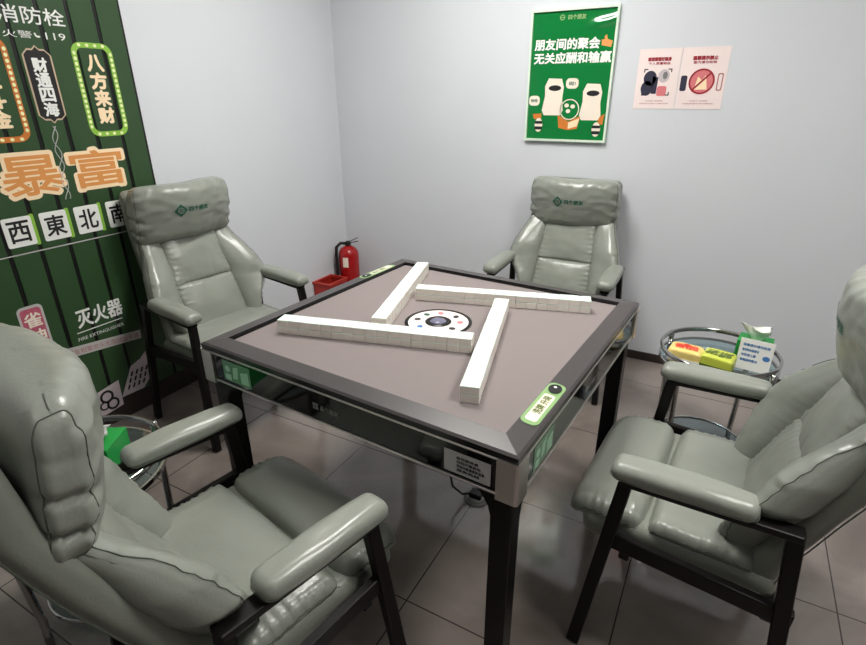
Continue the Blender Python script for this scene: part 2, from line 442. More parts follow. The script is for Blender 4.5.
def make_chair(label, rec=0., drop=0., off=0.):
    t = thing('recliner_chair', label, 'chair', (0, 0, 0), 0)
    L, S, F = M['leather'], M['leather_shell'], M['frame']
    def back_y(z): return prof_y(z, BACK)-rec*max(0, z-.36)-off*min(1, max(0, (z-.36)/.2))
    # seat
    def w_seat(x, y, z):
        u, v = x/.258, y/.125
        if z > 0:
            z += .014*(1-u*u)*(1-v*v*.6)
            z += pk(y, abs(x)-.25, .0026, .026, .018, 1.3)+pk(y+.01, abs(x)-.25, .0022, .012, .012, 2)-.006*math.exp(-((abs(x)-.225)/.012)**2) if abs(x) > .16 else 0
            z += wob((x, y, 0), 8, .006, 3)+wob((x, y, 0), 22, .0015, 4)
            z -= .011*math.exp(-abs(.125-y)/.012)+.008*math.exp(-abs(-.125-y)/.02)
        else:
            x *= .97
        return Vector((x, y+.04, z+.409))
    sc = obj('seat_cushion', softbox(BM(), .516, .25, .078, .034, (36, 26, 2), w_seat), L, t, smooth=True)
    for sx in (-1, 1):
        bm = BM(); tube(bm, [w_seat(sx*.2555, lerp(-.11, .115, k/20), .012)+Vector((sx*.002, 0, 0)) for k in range(21)], .0011, 6)
        obj('seam', bm, M['seam'], sc)
    def w_bol(x, y, z):
        u = x/.258
        if z > 0:
            z += .012*(1-u*u)
            z += pk(y, abs(x)-.25, .0026, .022, .018, .4)+pk(y, abs(x)-.25, .0022, .011, .012, .9)-.006*math.exp(-((abs(x)-.225)/.012)**2) if abs(x) > .18 else 0
            z += wob((x, y, 0), 8, .004, 8)
            z -= .011*math.exp(-abs(-.1-y)/.012)
            z -= .03*max(0, y/.1)**2.2
        else:
            y -= .045*max(0, y/.1)
        return Vector((x*(1-.05*max(0, y/.1)), y+.274, z+.394))
    bo = obj('front_bolster', softbox(BM(), .516, .2, .112, .045, (36, 22, 4), w_bol), L, t, smooth=True)
    for sx in (-1, 1):
        bm = BM(); tube(bm, [w_bol(sx*.256, lerp(-.085, .06, k/20), .020)+Vector((sx*.002, 0, 0)) for k in range(21)], .0011, 6)
        obj('seam', bm, M['seam'], bo)
    def w_base(x, y, z):
        return Vector((x*(1-.03*(z < 0)), y+.100, z+.366))
    obj('seat_base', softbox(BM(), .528, .46, .092, .034, (16, 14, 3), w_base), S, t, smooth=True)
    # back shell
    def w_shell(x, y, z):
        zz = z*(1-drop)+.69-drop*.4; u = x/.25
        wd = lerp(1.0, .90, max(0, min(1, (zz-.35)/.7)))
        yy = back_y(zz)-.058+y*(.75+.25*math.exp(-((zz-.6)/.2)**2))
        yy += .012*u*u
        yy += wob((x, 0, zz), 5, .006, 5)+wob((x, y, zz), 14, .002, 6)
        return Vector((x*wd, yy, zz))
    sh = obj('back_shell', softbox(BM(), .5, .08, .74, .032, (22, 2, 40), w_shell), S, t, smooth=True)
    for sx in (-1, 1):
        bm = BM(); tube(bm, [w_shell(sx*.243, -.036, lerp(-.33, .33, k/30))+Vector((sx*.001, -.001, 0)) for k in range(31)], .0016, 6)
        obj('piping', bm, M['seam'], sh)
    # centre panels
    def w_cen(z0, z1, seed):
        def w(x, y, z):
            h = (z1-z0)/2; v = z/h; u = x/.15
            zc = (z0+z1)/2+z
            wd = lerp(1.06, .88, max(0, min(1, (zc-.42)/.46)))
            yy = back_y(zc)-.012+y
            if y > 0:
                yy += .022*(1-u*u)*(1-v*v)
                yy += pk(zc, abs(x)-.14, .0026, .024, .02, seed)+pk(x, h-abs(z), .0020, .027, .018, seed+1)
                yy += wob((x, 0, zc), 10, .006, seed)+wob((x, 0, zc), 26, .002, seed)
            return Vector((x*wd, yy, zc))
        return w
    obj('back_panel', softbox(BM(), .31, .06, .235-drop*.6, .022, (30, 2, 26), w_cen(.41, .638-drop*.6, 1)), L, t, smooth=True)
    obj('back_panel', softbox(BM(), .31, .06, .25, .022, (30, 2, 28), w_cen(.634-drop*.6, .88-drop*.5, 4)), L, t, smooth=True)
    # side wings
    OUT = [(.40, .205), (.52, .236), (.575, .270), (.625, .300), (.70, .280), (.79, .236), (.9, .200)]
    for s in (-1, 1):
        def w_wing(x, y, z):
            zc = z+.655
            tz = max(0, min(1, (zc-.42)/.46)); q = x/.14+.5              # 0 inner .. 1 outer
            xi = lerp(.152, .122, tz); xo = prof_y(zc, OUT)
            e = max(0, min(1, q))
            yy = back_y(zc)-.012+y*(1-.55*max(0, min(1, (zc-.70)/.15)))-.02*max(0, min(1, (zc-.76)/.1))
            yy += .072*e**1.6*math.exp(-((zc-.62)/.18)**2)*(1 if y > 0 else .9)
            if y > 0:
                yy += pk(zc, x-.062, .0024, .030, .022, 2)+pk(zc, x-.062, .0016, .012, .012, 1)+pk(zc, x+.066, .0030, .024, .02, .3)
                yy += wob((x, 0, zc), 9, .008, 2)+wob((x, 0, zc), 24, .0025, 3)
                yy += (.022*(1-(2*q-1)**2)-.006)*(1-.7*max(0, min(1, (zc-.70)/.15)))
            return Vector((s*(xi+q*(xo-xi)), yy, zc))
        wg = obj('side_wing', softbox(BM(), .14, .095, .46, .040, (16, 5, 48), w_wing), L, t, smooth=True)
        bm = BM(); tube(bm, [w_wing(.0655, .030, lerp(-.215, .2, k/30))+Vector((s*.002, .001, 0)) for k in range(31)], .0011, 6)
        obj('seam', bm, M['seam'], wg)
    # headrest pillow
    HX, HY, HZ, HR = .238, .068, .126, .044
    def w_head(x, y, z):
        u = x/HX; v = z/HZ; yn = y/HY
        yy = y*(1-.35*u*u); zz = z*(1-.03*u*u)
        if y > 0:
            yy += .016*(1-v*v)
            e = abs(x)-.225
            yy += pk(z+.25*abs(x), e, .0024, .055, .035, .6+x)+pk(x+z*.6, abs(v)*.1-.1, .0022, .06, .03, 1)
            yy += wob((x, y, z), 8, .010, 6)+wob((x, y, z*2), 20, .003, 2)
        if abs(x) > .2: 
            g = sum(a*math.exp(-((z-z0+.25*y)/.007)**2) for z0, a in ((-.010, .012), (-.068, .014), (.05, .003)))*min(1, (abs(x)-.2)/.02)
            x -= (g+wob((0, y, z), 16, .005, 3))*(1 if x > 0 else -1)
        zz += wob((x, y, z), 8, .008, 9)
        yy -= .042*u*u*(.62+.38*yn)
        yy += (.018-.3*rec*HZ)*v
        return Vector((x*(1-.02*max(0, v)), yy-.178-rec*.5-off, zz+.958-drop))
    hb = softbox(BM(), 2*HX, 2*HY, 2*HZ, HR, (44, 8, 22), w_head, 5)
    bv = BVHTree.FromBMesh(hb)
    hd = obj('headrest', hb, L, t, smooth=True)
    for sx in (-1, 1):
        bm = BM()
        P = [w_head(sx*.232, y*.97, z*.985) for y, z in rrect(-HY, HY, -HZ, HZ, HR, 8)]
        dn = []
        for p, q in zip(P, P[1:]+P[:1]):
            n = max(1, int((q-p).length/.012)); dn += [p.lerp(q, k/n) for k in range(n)]
        dn2 = []
        for p in dn:
            h = bv.find_nearest(p); dn2.append(h[0]+h[1]*.0006 if h[0] else p)
        seam_loop(bm, dn2, .0012)
        obj('seam', bm, M['seam'], hd)
    # logo laid on the pillow surface
    def drape(bm):
        for v in bm.verts:
            hit = bv.ray_cast(Vector((v.co.x, .3, v.co.z)), Vector((0, -1, 0)))
            if hit[0] is not None: v.co = hit[0]+Vector((0, .0014, 0))
        return bm
    fm = frame_mtx((0, .1, .972-drop), (-1, 0, 0), (0, 0, 1))
    def dia(r):
        P = []; c = [(r, 0), (0, r), (-r, 0), (0, -r)]
        for i in range(4):
            for k in range(6): P.append((lerp(c[i][0], c[(i+1) % 4][0], k/6), lerp(c[i][1], c[(i+1) % 4][1], k/6)))
        return P
    bm = BM()
    O = dia(.029); I = [(x*.56, y*.56) for x, y in ell(0, 0, .026, .026, 24)]
    A = [bm.verts.new(fm @ Vector((x-.062, y, 0))) for x, y in O]; B = [bm.verts.new(fm @ Vector((x-.062, y, 0))) for x, y in I]
    for i in range(24): bm.faces.new((A[i], A[(i+1) % 24], B[(i+1) % 24], B[i]))
    for yy in (-.006, .002):
        vs = [bm.verts.new(fm @ Vector((x-.062, y, 0))) for x, y in ((-.011, yy), (.008, yy), (.011, yy+.004), (-.008, yy+.004))]; bm.faces.new(vs)
    obj('headrest_emblem', drape(bm), M['dkgreen'], hd, label='dark green diamond emblem')
    bm = BM(); put_text(bm, '四个朋友', -.026, .072, -.009, .013, fm, 0, .0008)
    obj('headrest_lettering', drape(bm), M['dkgreen'], hd)
    # frame
    AX = .292
    for s in (-1, 1):
        lg = BM(); bar(lg, (s*AX, .225, .569), (s*.326, .290, 0), .028, .034, (0, 1, 0))
        obj('leg', lg, F, t)
        lg = BM(); bar(lg, (s*(AX+.004), -.122, .599), (s*.330, -.180, 0), .027, .034, (0, 1, 0))
        obj('leg', lg, F, t)
        bm = BM(); bar(bm, (s*.298, .25, .388), (s*.304, -.165, .368), .024, .046)
        obj('side_rail', bm, F, t)
        bm = BM(); bar(bm, (s*AX, .235, .575), (s*(AX+.003), -.138, .592), .042, .018)
        obj('arm_support', bm, F, t)
        def w_arm(x, y, z):
            v = y/.16
            z += (.006*(1-v*v) if z > 0 else 0)+wob((x*3+s, y, z), 12, .002, 4)
            x *= 1+.12*(1-v*v)-.06*max(0, -v)
            return Vector((s*AX+x, y+.105, z+.611-.004*v))
        am = obj('armrest', softbox(BM(), .075, .314, .047, .023, (4, 18, 1), w_arm, 6), L, t, smooth=True)
        bm = BM(); P = [w_arm(x, y, -.008) for x, y in rrect(-.038, .038, -.1575, .1575, .023, 8)]
        dn = []
        for p, q in zip(P, P[1:]+P[:1]):
            n = max(1, int((q-p).length/.02)); dn += [p.lerp(q, k/n) for k in range(n)]
        obj('seam', seam_loop(bm, dn, .0009), M['seam'], am)
    bm = BM(); bar(bm, (-.30, .20, .345), (.30, .20, .345), .026, .026, (0, 1, 0)); obj('cross_bar', bm, F, t)
    bm = BM(); bar(bm, (-.30, -.12, .342), (.30, -.12, .342), .026, .026, (0, 1, 0)); obj('cross_bar', bm, F, t)
    return t

def face(fx, fy): return math.atan2(-fx, fy)      # turn that makes +Y look along (fx, fy)
GR = None
def place_chair(label, loc, f, **k):
    t = make_chair(label, **k); t.location = loc; t.rotation_euler = (0, 0, face(*f))
place_chair('sage grey leather recliner nearest the camera, seen from behind its shoulder', (-.155, -.815, 0), (.2, .98), rec=.045, off=.036, drop=.012)
place_chair('sage grey leather recliner beside the round glass table with snacks', (.895, .037, 0), (-.994, .07), rec=.045)
place_chair('sage grey leather recliner against the back wall under the green poster', (.018, 1.322, 0), (0, -1), drop=.052)
place_chair('sage grey leather recliner in front of the green printed cabinet', (-1.283, .21, 0), (.993, -.11))

# ------------------------------------------------------------------ round glass side tables
def side_table(label, x, y, rz):
    t = thing('side_table', label, 'side table', (x, y, 0), rz, None)
    r = .213
    obj('glass_top', lathe(BM(), [(0, .470), (r-.006, .470), (r-.006, .477), (0, .477)], 64), M['glass'], t)
    bm = BM(); lathe(bm, [(r-.006, .463), (r, .463), (r+.001, .478), (r-.006, .478), (r-.006, .463)], 64)
    obj('rim_band', bm, M['steel'], t, smooth=False)
    bm = BM(); lathe(bm, [(r-.004+.006*math.cos(a), .516+.010*math.sin(a)) for a in [2*PI*k/10 for k in range(11)]], 64)
    obj('gallery_ring', bm, M['steel'], t, smooth=True)
    obj('glass_shelf', lathe(BM(), [(0, .092), (r-.04, .092), (r-.04, .098), (0, .098)], 64), M['smoke_glass'], t)
    bm = BM(); lathe(bm, [(r-.04+.005*math.cos(a), .095+.008*math.sin(a)) for a in [2*PI*k/10 for k in range(11)]], 64)
    obj('shelf_ring', bm, M['steel'], t, smooth=True)
    for k in range(4):
        a = PI/4+k*PI/2; c, s = math.cos(a), math.sin(a)
        bm = BM(); tube(bm, [(c*(r+.006), s*(r+.006), .514), (c*(r+.006), s*(r+.006), .46), (c*(r-.008), s*(r-.008), .10), (c*(r-.004), s*(r-.004), 0)], .0105, 12)
        obj('leg', bm, M['steel'], t, smooth=True)
    return t
ST1 = (.822, .795); ST2 = (-.705, -.795)
side_table('round glass side table with steel rim holding snack packets, by the back wall', ST1[0], ST1[1], .2)
side_table('round glass side table with a green tissue box, beside the nearest chair', ST2[0], ST2[1], .75)

def packet(name, label, x, y, rz, w, d, h, m1, m2, txt):
    t = thing(name, label, 'snack packet', (x, y, .477), rz, 'snack packets on the glass side table')
    def wp(px, py, pz):
        e = abs(px)/(w/2)
        return Vector((px, py*(1-.06*e**4), pz*(1-.25*e**6)+h/2))
    obj('wrapper', softbox(BM(), w, d, h, h*.16, (10, 6, 3), wp, 3), M[m1], t, smooth=True)
    bm = BM(); fm = T(0, 0, h)
    for i in range(6):
        cx = R.uniform(-.33, .33)*w; cy = R.uniform(-.28, .28)*d
        prism(bm, ell(cx, cy, R.uniform(.007, .013), R.uniform(.005, .010), 12, R.uniform(0, 3)), .0010, fm, d0=-.004)
    put_text(bm, txt, -w*.36, w*.36, -d*.25, d*.25, fm, .0016, .001)
    obj('wrapper_print', bm, M[m2], t)
    bm = BM(); box(bm, -w*.49, w*.49, -d/2-.0008, -d/2+.001, h*.2, h*.42); obj('wrapper_band', bm, M['white' if m1 == 'yellow' else 'olive'], t)
packet('snack_packet', 'red and yellow snack packet on the glass side table', .708, .722, -.12, .120, .085, .060, 'yellow', 'redwrap', '香脆')
packet('snack_packet', 'yellow green snack packet beside the red one', .822, .712, -.22, .112, .092, .062, 'limewrap', 'olive', '话梅')

def tissue_box(label, loc, rz, front):
    t = thing('tissue_box', label, 'tissue box', loc, rz, None)
    w, d, h = (.115, .09, .105) if front else (.115, .115, .075)
    obj('box', box(BM(), -w/2, w/2, -d/2, d/2, 0, h, .002), M['card_green'], t)
    bm = BM()
    if front:
        pass
        bm = BM(); prism(bm, [(-d/2+.002, .001), (d/2-.002, .001), (d/2-.002, .03), (-d/2+.002, .05)], .001, frame_mtx((-w/2, 0, 0), (0, -1, 0), (0, 0, 1)))
        obj('blue_side', bm, M['skyblue'], t, label='light blue lower side')
    else:
        prism(bm, [(-w/2+.002, -d/2+.002), (-w/2+.03, -d/2+.002), (-w/2+.05, d/2-.002), (-w/2+.002, d/2-.002)], .0008, T(0, 0, h))
        obj('white_corner', bm, M['white'], t, label='white corner of the lid')
    bm = BM(); n = 14
    prev = None
    for ring in range(6):
        tt = ring/5; row = []
        for k in range(n):
            a = 2*PI*k/n; rr = .012+.022*tt+.010*math.sin(a*3+ring)*tt
            row.append(bm.verts.new((rr*1.5*math.cos(a), rr*.7*math.sin(a)+.004*math.sin(a*5)*tt, h-.002+(.052 if front else .034)*tt+.008*math.sin(a*2+1)*tt)))
        if prev:
            for k in range(n): bm.faces.new((prev[k], prev[(k+1) % n], row[(k+1) % n], row[k]))
        prev = row
    ob = obj('tissue', bm, M['tissue'], t, smooth=True)
tissue_box('green tissue box with white tissue pulled up, behind the white printed card', (.935, .815, .477), -.14, True)
cd = thing('printed_card', 'white printed card leaning on the green tissue box', 'card', (.938, .752, .477), -.14)
cm_ = frame_mtx((0, 0, 0), (1, 0, 0), (0, .10, 1))
cb = obj('card', prism(BM(), [(-.056, 0), (.056, 0), (.056, .122), (-.056, .122)], .002, cm_), M['white'], cd)
bm = BM()
for i, (q, l) in enumerate((('温馨提示请勿吸烟', .088), ('请保持台面清洁', .055), ('垃圾请入桶', .048), ('谢谢您的配合', .058))):
    put_text(bm, q, -.045, -.045+l, .094-i*.020, .104-i*.020, cm_, .0026, .0004)
prism(bm, ell(.038, .058, .012, .010), .0026, cm_, d0=.002)
obj('card_lettering', bm, M['blueprint'], cb)
tissue_box('green tissue box half hidden behind the nearest chair', (-.702, -.742, .477), .55, False)
dish = obj('small_dish', lathe(BM(), [(0, 0), (.022, 0), (.03, .012), (.031, .02), (.027, .02), (.025, .012), (0, .008)], 32), M['plastic_w'], smooth=True)
dish.location = (-.640, -.634, .477); tag(dish, 'small white dish behind the green tissue box', 'dish')

# ------------------------------------------------------------------ framed green poster
PX0, PX1, PZ0, PZ1 = -.328, .117, 1.203, 1.838
po = thing('poster_frame', 'green framed poster hanging on the back wall', 'poster', (0, YB, 0), 0)
fm = frame_mtx((0, 0, 0), (1, 0, 0), (0, 0, 1))
bm = BM(); o_ = [(PX0, PZ0), (PX1, PZ0), (PX1, PZ1), (PX0, PZ1)]; w = .011
ring2(bm, o_, [(PX0+w, PZ0+w), (PX1-w, PZ0+w), (PX1-w, PZ1-w), (PX0+w, PZ1-w)], .022, fm, d0=.0)
obj('frame', bm, M['alu'], po)
def film(x, z):
    """the glossy print bulges near its top corner, shaped to catch a lamp as glare"""
    u = (x-.060)/.085; r = z-(1.768+.012*u+.016*max(0, u)**2)
    return .0095*math.exp(-(r/.021)**2)*math.exp(-abs(u)**3)
bm = BM(); nx, nz = 70, 100; gx = [lerp(PX0+w, PX1-w, i/nx) for i in range(nx+1)]; gz = [lerp(PZ0+w, PZ1-w, j/nz) for j in range(nz+1)]
G = [[bm.verts.new(fm @ Vector((x, z, .012+film(x, z)))) for x in gx] for z in gz]
for j in range(nz):
    for i in range(nx): bm.faces.new((G[j][i], G[j][i+1], G[j+1][i+1], G[j+1][i])).smooth = True
pr = obj('print', bm, M['poster'], po, smooth=True)
D = .0128
bm = BM(); put_text(bm, '四个朋友', -.135, -.045, 1.787, 1.808, fm, D, .0008)
ring2(bm, ell(-.165, 1.798, .013, .013), ell(-.165, 1.798, .009, .009), D, fm, d0=.0121); prism(bm, [(-.172, 1.796), (-.158, 1.796), (-.158, 1.800), (-.172, 1.800)], D, fm, d0=.0121)
obj('poster_heading', bm, M['lime_label'], pr)
bm = BM(); put_text(bm, '朋友间的聚会', -.300, .035, 1.652, 1.702, fm, D, .002); put_text(bm, '无关应酬和输赢', -.300, .098, 1.588, 1.638, fm, D, .002)
obj('poster_lettering', bm, M['white'], pr)
bm = BM(); prism(bm, [(.045, 1.665), (.092, 1.655), (.098, 1.682), (.072, 1.692), (.066, 1.712), (.056, 1.704), (.058, 1.69), (.044, 1.69)], D, fm, d0=.0121)
obj('thumb_print', bm, M['orange'], pr)
# plain rounded figures round a small orange box
for cx, cz, s in ((-.182, 1.43, 1.0), (.022, 1.405, .97)):
    bm = BM(); prism(bm, [(cx-.058*s, cz-.07*s), (cx-.045*s, cz-.095*s), (cx+.045*s, cz-.095*s), (cx+.058*s, cz-.07*s), (cx+.05*s, cz-.01*s), (cx+.054*s, cz+.045*s), (cx+.04*s, cz+.085*s), (cx-.03*s, cz+.088*s), (cx-.048*s, cz+.05*s), (cx-.045*s, cz)], D, fm, d0=.0121)
    fg = obj('figure_print', bm, M['cream'], pr)
    bm = BM(); prism(bm, ell(cx+.006*s, cz+.040*s, .034*s, .014*s), D+.0005, fm, d0=.0121); obj('figure_mark', bm, M['black'], fg)
for cx, cz in ((-.253, 1.285), (.062, 1.268)):
    bm = BM(); prism(bm, ell(cx, cz, .022, .036), D+.0002, fm, d0=.0121); tl = obj('oval_print', bm, M['cream'], pr)
    bm = BM(); prism(bm, [(cx-.021, cz+.006), (cx+.021, cz+.006), (cx+.020, cz+.020), (cx-.020, cz+.020)], D+.0006, fm, d0=.0121); obj('oval_band', bm, M['black'], tl)
    bm = BM(); prism(bm, [(cx-.021, cz-.024), (cx+.021, cz-.024), (cx+.022, cz-.008), (cx-.022, cz-.008)], D+.0006, fm, d0=.0121); obj('oval_band', bm, M['black'], tl)
for cx, cz, rx, s, a, b_ in ((-.285, 1.408, .030, '哈哈', 1.400, 1.417), (-.085, 1.492, .033, '碰!', 1.484, 1.501)):
    bm = BM(); prism(bm, rrect(cx-rx, cx+rx, cz-.025, cz+.025, .02), D, fm, d0=.0121); bb = obj('speech_bubble', bm, M['cream'], pr)
    bm = BM(); put_text(bm, s, cx-.018, cx+.018, a, b_, fm, D+.0004, .0005); obj('bubble_lettering', bm, M['dkgreen'], bb)
bm = BM(); ring2(bm, ell(-.088, 1.365, .052, .052), ell(-.088, 1.365, .047, .047), D, fm, d0=.0121); obj('table_ring_print', bm, M['cream'], pr)
for cx, cz in ((-.105, 1.385), (-.072, 1.380), (-.095, 1.357)):
    bm = BM(); prism(bm, ell(cx, cz, .012, .010), D, fm, d0=.0121); obj('white_dot', bm, M['cream'], pr)
bm = BM(); prism(bm, [(-.150, 1.338), (-.088, 1.305), (-.026, 1.335), (-.040, 1.270), (-.088, 1.262), (-.140, 1.272)], D, fm, d0=.0121); ob_ = obj('orange_box_print', bm, M['orange_dk'], pr)
bm = BM(); prism(bm, [(-.088, 1.30), (-.03, 1.322), (-.04, 1.282), (-.088, 1.268)], D+.0004, fm, d0=.0121); obj('box_highlight', bm, M['peach'], ob_)
bm = BM(); prism(bm, [(.066, 1.325), (.098, 1.345), (.092, 1.290), (.068, 1.300)], D-.0002, fm, d0=.0121); obj('orange_seat_print', bm, M['orange_dk'], pr)
bm = BM(); prism(bm, [(-.29, 1.34), (-.24, 1.345), (-.24, 1.315), (-.28, 1.315)], D-.0002, fm, d0=.0121); obj('orange_seat_print', bm, M['orange_dk'], pr)

# ------------------------------------------------------------------ two paper notices
def notice(label, x0, x1, kind):
    n = thing('paper_notice', label, 'notice', (0, YB, 0), 0)
    z0, z1 = 1.372, 1.640
    sh = obj('sheet', prism(BM(), [(x0, z0), (x1, z0), (x1, z1), (x0, z1)], .0022, fm, d0=-.0005), M['paper'], n)
    d = .0026; cx = (x0+x1)/2; d0 = .0023
    bm = BM(); put_text(bm, '温馨提示禁止' if kind else '请您照看好随身', cx-.053, cx+.053, 1.586, 1.602, fm, d, .0012)
    obj('notice_heading', bm, M['redprint'], sh)
    bm = BM(); put_text(bm, '室内请勿吸烟' if kind else '个人贵重物品', cx-.048, cx+.05, 1.570, 1.581, fm, d, .0004); obj('notice_lettering', bm, M['redprint'], sh)
    bm = BM(); put_text(bm, '文明娱乐 请勿赌博', cx-.04, cx+.04, 1.405, 1.411, fm, d, .0); put_text(bm, '吸烟有害健康请到室外吸烟谢谢' if kind else '如有遗失本店概不负责敬请谅解', cx-.066, cx+.066, 1.393, 1.399, fm, d, .0)
    obj('notice_lettering', bm, M['redprint'], sh)
    if not kind:
        bm = BM(); prism(bm, ell(cx-.032, 1.51, .030, .034), d, fm, d0=d0); prism(bm, ell(cx-.043, 1.465, .027, .034), d, fm, d0=d0); prism(bm, [(cx-.02, 1.52), (cx+.006, 1.515), (cx+.004, 1.44), (cx-.02, 1.44)], d, fm, d0=d0)
        obj('dark_figure', bm, M['navy'], sh)
        bm = BM(); prism(bm, rrect(cx+.006, cx+.05, 1.43, 1.475, .01), d, fm, d0=d0); obj('pink_bag', bm, M['rose'], sh)
        bm = BM(); prism(bm, ell(cx+.03, 1.52, .026, .030), d-.0001, fm, d0=d0); obj('pale_figure', bm, M['mauve'], sh)
        bm = BM(); prism(bm, ell(cx+.036, 1.522, .011, .017), d+.0002, fm, d0=d0); obj('grey_mark', bm, M['grey_pl'], sh)
        bm = BM()
        for sx in (-1, 1):
            for zz, sz in ((1.552, -1), (1.432, 1)):
                X = cx+sx*.064
                prism(bm, [(X, zz), (X-sx*.018, zz), (X-sx*.018, zz+sz*.005), (X-sx*.005, zz+sz*.005), (X-sx*.005, zz+sz*.016), (X, zz+sz*.016)], d, fm, d0=d0)
        obj('corner_mark', bm, M['black'], sh)
    else:
        bm = BM(); cx2, cz = cx, 1.493
        prism(bm, ell(cx2, cz, .050, .050, 40), d-.0002, fm, d0=d0); obj('pale_disc', bm, M['rose'], sh)
        bm = BM(); prism(bm, [(cx2-.028, cz-.035), (cx2+.028, cz-.035), (cx2+.015, cz+.028), (cx2, cz+.005), (cx2-.018, cz+.022)], d, fm, d0=d0); obj('cup_print', bm, M['peach'], sh)
        bm = BM(); ring2(bm, ell(cx2, cz, .056, .056, 40), ell(cx2, cz, .048, .048, 40), d+.0004, fm, d0=d0)
        prism(bm, [(cx2-.037, cz-.032), (cx2-.031, cz-.038), (cx2+.037, cz+.032), (cx2+.031, cz+.038)], d+.0003, fm, d0=d0); obj('prohibition_ring', bm, M['redprint'], sh)
        bm = BM(); prism(bm, rrect(cx-.092, cx-.064, 1.452, 1.52, .008), d, fm, d0=d0); obj('dark_can', bm, M['navy'], sh)
        bm = BM(); ring2(bm, rrect(cx+.066, cx+.090, 1.452, 1.528, .008), rrect(cx+.071, cx+.085, 1.457, 1.523, .006), d, fm, d0=d0); obj('bottle_print', bm, M['tan'], sh)
notice('pinkish notice with a dark figure, beside the green poster', .232, .424, 0)
notice('pinkish notice with a red prohibition ring, farther from the green poster', .427, .630, 1)

# ------------------------------------------------------------------ fire cabinet with a printed cover on the left wall
cab = thing('fire_cabinet', 'dark green printed fire cabinet cover on the left-hand wall', 'cabinet', (XL, 0, 0), 0)
CY0, CY1, CZ0, CZ1, CD = -.95, .238, .10, 2.0, .014
fmc = frame_mtx((0, 0, 0), (0, 1, 0), (0, 0, 1))
obj('backing', box(BM(), 0, CD-.004, CY0, CY1, CZ0, CZ1, .002), M['panel_gap'], cab)
obj('plinth', box(BM(), 0, .012, CY0, CY1, 0, CZ0, .001), M['skirting'], cab)
SEAM = .876
def board(name, z0, z1):
    bm = BM(); p = .1105; y = CY1-.012
    while y > CY0+.02:
        box(bm, CD-.004, CD, max(CY0+.004, y-p+.016), y, z0, z1, .0015, 1)
        y -= p
    return obj(name, bm, M['panel_rib'], cab)
up = board('upper_door', SEAM+.003, CZ1-.004); lo = board('lower_door', CZ0+.004, SEAM-.003)
bm = BM(); box(bm, CD-.003, CD+.001, CY0, CY1-.06, SEAM-.002, SEAM+.002); obj('door_gap_strip', bm, M['silver'], cab)
D = CD+.0012; d0 = CD-.001
def pan(name, m, par, label=None):
    return lambda bm: obj(name, bm, M[m], par, label=label)
# hydrant lettering
bm = BM(); put_text(bm, '消防栓', -.240, -.006, 1.688, 1.744, fmc, D, .0006); put_text(bm, '火警', -.235, -.137, 1.640, 1.664, fmc, D, .0); put_text(bm, '119', -.090, -.018, 1.640, 1.664, fmc, D, .0); prism(bm, [(-.117+r_*math.cos(math.radians(a_)), 1.656+r_*math.sin(math.radians(a_))) for r_, a_ in [(.012, 160+10*k) for k in range(16)]+[(.006, 310-10*k) for k in range(16)]], D, fmc, d0=d0)
obj('hydrant_lettering', bm, M['white'], up)
# black hanging sign
P = lambda g: [(-.185-g, 1.375), (-.170, 1.362-g), (-.152, 1.362-g), (-.140, 1.350-g), (-.128, 1.362-g), (-.110, 1.362-g), (-.095+g, 1.375), (-.095+g, 1.585), (-.110, 1.600+g), (-.128, 1.600+g), (-.140, 1.612+g), (-.152, 1.600+g), (-.170, 1.600+g), (-.185-g, 1.585)]
bm = BM(); prism(bm, P(.006), D, fmc, d0=d0); sg = obj('black_sign', bm, M['sign_edge'], up, label='narrow black sign with a tan edge')
bm = BM(); prism(bm, P(0), D+.0006, fmc, d0=d0); obj('sign_face', bm, M['sign_black'], sg)
bm = BM()
for i, s in enumerate('财通四海'): put_text(bm, s, -.164, -.114, 1.528-i*.052, 1.575-i*.052, fmc, D+.0012, .0022)
obj('sign_lettering', bm, M['white'], sg)
# bulb signs
def bulb_sign(y0, y1, z0, z1, edge, words, nm, lbl):
    bm = BM(); ring2(bm, rrect(y0, y1, z0, z1, .042), rrect(y0+.020, y1-.020, z0+.020, z1-.020, .026), D, fmc, d0=d0)
    s = obj(nm, bm, M[edge], up, label=lbl)
    n = 15
    spots = [(y, lerp(z0+.04, z1-.04, k/(n-1)), .0062, .0072) for k in range(n) for y in (y0+.010, y1-.010)]
    spots += [(lerp(y0+.036, y1-.036, k/3), z, .0072, .0062) for k in range(4) for z in (z0+.010, z1-.010)]
    for y, z, ry, rz in spots:
        bm = BM(); prism(bm, ell(y, z, ry, rz, 10), D+.0008, fmc, d0=d0); obj('bulb_print', bm, M['bulb'], s)
    bm = BM(); h = (z1-z0-.09)/len(words)
    for i, c in enumerate(words): put_text(bm, c, (y0+y1)/2-.032, (y0+y1)/2+.032, z1-.045-(i+1)*h+.008, z1-.045-i*h, fmc, D+.0006, .0034)
    obj('sign_lettering', bm, M['peach'], s)
bulb_sign(-.010, .158, 1.285, 1.640, 'lime', '八方来财', 'bulb_sign', 'lime edged bulb sign')
bulb_sign(-.405, -.235, 1.285, 1.640, 'orange_dk', '日进斗金', 'bulb_sign', 'orange edged bulb sign')
# large orange characters with a pale outline
for i, (c, a, b_) in enumerate((('暴', -.378, -.166), ('富', -.122, .094))):
    bm = BM(); put_text(bm, c, a-.008, b_+.008, 1.082, 1.240, fmc, D, .0105, n=14); big = obj('large_character', bm, M['peach'], up)
    bm = BM(); put_text(bm, c, a, b_, 1.090, 1.232, fmc, D+.0006, .0026, n=8); obj('character_fill', bm, M['orange'], big)
# smoke curl
bm = BM()
for ph in (0, 2.2):
    tube(bm, [(CD+.001, -.150-.02*k/24*.8+.011*math.sin(k*.62+ph), lerp(1.335, 1.055, k/24)) for k in range(25)], .0018, 6)
obj('curl_print', bm, M['silver'], up)
